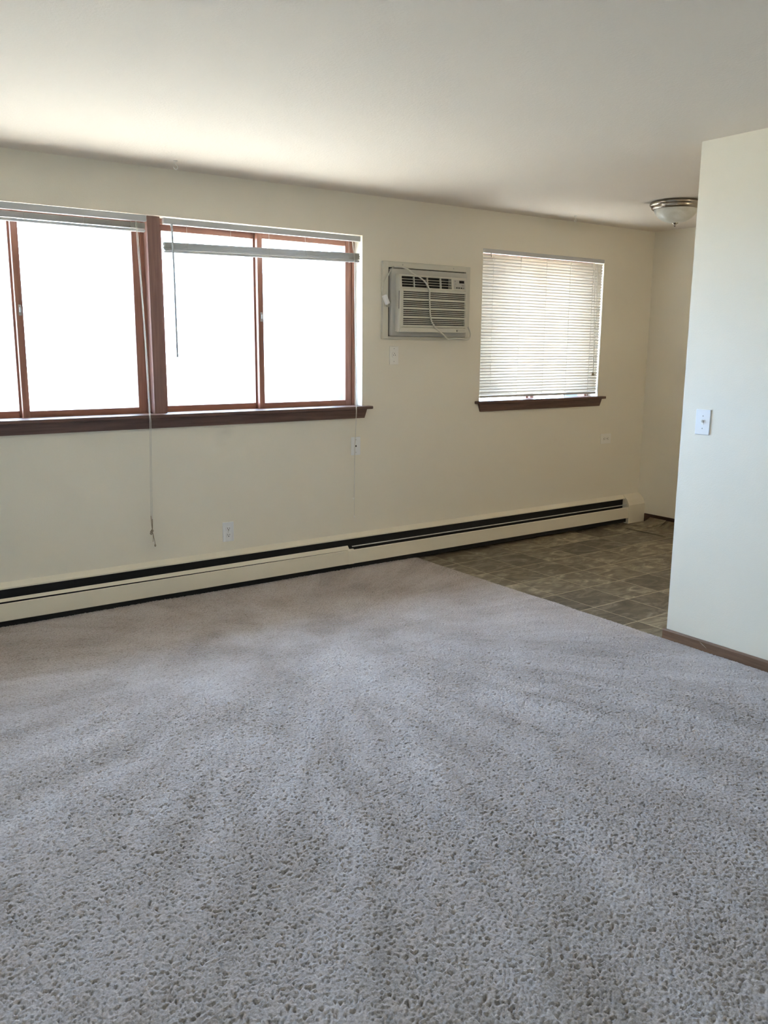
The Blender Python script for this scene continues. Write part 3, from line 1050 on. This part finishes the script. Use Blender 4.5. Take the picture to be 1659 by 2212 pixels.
# ------------------------------------------------------------------ baseboard heater
ht = tag(empty('baseboard_heater', (2.9, 0, 0)), 'long cream hot-water baseboard heater along the window wall', 'heater')
HX0, HXM, HX1 = XL + 0.02, 3.105, 5.962
bm = bmesh.new()
prism(bm, [(0, 0.02), (0, 0.242), (-0.005, 0.242), (-0.028, 0.217), (-0.028, 0.209), (-0.025, 0.209), (-0.025, 0.215), (-0.004, 0.237), (-0.004, 0.02)], HX0, HX1, axis=0)
obj('back_plate', bm, 'heater', ht)
obj('heating_element', B(HX0, HX1, -0.052, -0.0045, 0.012, 0.128), 'heater_in', ht, 'dark finned heating element, blackened with the shade inside the heater')  # dark fins, with the casing's shade put into their colour
bm = bmesh.new()  # black sheet painting the shade behind the top slot
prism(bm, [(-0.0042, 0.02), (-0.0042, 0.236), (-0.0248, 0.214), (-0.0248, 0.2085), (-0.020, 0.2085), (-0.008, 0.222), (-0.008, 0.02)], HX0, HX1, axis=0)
obj('slot_shade', bm, 'heater_in', ht, 'black sheet standing for the shade inside the top slot')
for xa, xb in ((HX0, HXM - 0.016), (HXM + 0.016, HX1)):
    bm = bmesh.new()
    prism(bm, [(-0.060, 0.052), (-0.074, 0.049), (-0.076, 0.052), (-0.073, 0.141), (-0.070, 0.144), (-0.067, 0.144), (-0.069, 0.140), (-0.072, 0.055), (-0.060, 0.055)], xa, xb, axis=0)
    obj('front_panel', bm, 'heater', ht)
bm = bmesh.new()
loft(bm, [(HX0, -0.050, 0.163), (HX0, -0.060, 0.157), (HX0, -0.060, 0.155), (HX0, -0.050, 0.161)],
     [(HXM - 0.016, -0.048, 0.172), (HXM - 0.016, -0.072, 0.1475), (HXM - 0.016, -0.071, 0.1462), (HXM - 0.016, -0.047, 0.170)])
obj('damper', bm, 'heater', ht)
bm = bmesh.new()
loft(bm, [(HXM + 0.016, -0.050, 0.166), (HXM + 0.016, -0.056, 0.1605), (HXM + 0.016, -0.055, 0.1595), (HXM + 0.016, -0.049, 0.165)],
     [(HX1, -0.050, 0.166), (HX1, -0.056, 0.1605), (HX1, -0.055, 0.1595), (HX1, -0.049, 0.165)])
obj('damper', bm, 'damper', ht, 'thin bare metal damper edge')
bm = bmesh.new()
prism(bm, [(-0.060, 0.049), (-0.0775, 0.049), (-0.0775, 0.140), (-0.070, 0.150), (-0.060, 0.150)], HXM - 0.030, HXM + 0.018, axis=0)
obj('joint_cover', bm, 'heater', ht)
bm = bmesh.new()
prism(bm, [(0, 0.0), (0, 0.242), (-0.012, 0.242), (-0.055, 0.205), (-0.079, 0.160), (-0.080, 0.0)], HX1, XR - 0.001, axis=0)
obj('end_cap', bm, 'heater', ht)

# ------------------------------------------------------------------ ceiling light and hooks
def ceiling_lamp(lx, ly, label, bowl):
    cl = tag(empty('ceiling_light', (lx, ly, H)), label, 'ceiling light', 'flush ceiling lights')
    bm = bmesh.new()
    lathe(bm, [(0.0, H), (0.158, H), (0.166, H - 0.004), (0.170, H - 0.014), (0.165, H - 0.024), (0.156, H - 0.028), (0.158, H - 0.034), (0.154, H - 0.044), (0.146, H - 0.050), (0.140, H - 0.050), (0.140, H - 0.040), (0.0, H - 0.040)], lx, ly, 56)
    obj('metal_ring', bm, 'nickel', cl)
    bm = bmesh.new()
    prof = [(0.1395, H - 0.042)]
    for k in range(1, 13):
        a = k / 12 * math.pi / 2
        prof.append((0.1395 * math.cos(a) ** 0.9 if k < 12 else 0.0, H - 0.042 - 0.092 * math.sin(a) ** 1.15))
    lathe(bm, prof, lx, ly, 48)
    obj('glass_bowl', bm, bowl, cl)
    bm = bmesh.new()
    lathe(bm, [(0.0, H - 0.128), (0.020, H - 0.130), (0.023, H - 0.134), (0.017, H - 0.140), (0.007, H - 0.144), (0.009, H - 0.149), (0.006, H - 0.155), (0.0, H - 0.159)], lx, ly, 20)
    obj('finial', bm, 'nickel', cl)


ceiling_lamp(5.030, -1.040, 'unlit flush ceiling light with nickel ring and frosted bowl, partly behind the dividing wall', 'bowl')
ceiling_lamp(5.000, -3.050, 'added warm fill light shaped as a flush ceiling light, hidden behind the dividing wall', 'bowl_fill')  # added unseen lamp, warms and brightens the dining corner

for (hx, hy, lab) in ((1.888, -0.235, 'small white ceiling hook above the wide window'), (4.977, -0.212, 'small white ceiling hook above the smaller blind-covered window')):
    hk = tag(empty('ceiling_hook', (hx, hy, H)), lab, 'hook', 'plant hooks in the ceiling')
    bm = bmesh.new()
    lathe(bm, [(0.0, H), (0.010, H), (0.010, H - 0.003), (0.003, H - 0.005), (0.0, H - 0.005)], hx, hy, 14)
    obj('hook_base', bm, 'ivory_plastic', hk)
    bm = bmesh.new()
    tube(bm, [(hx, hy, H - 0.003), (hx, hy, H - 0.018), (hx + 0.010, hy, H - 0.026), (hx + 0.010, hy, H - 0.038), (hx, hy, H - 0.044), (hx - 0.010, hy, H - 0.038), (hx - 0.010, hy, H - 0.032)], 0.0028, 7, 4)
    obj('hook_shank', bm, 'ivory_plastic', hk)
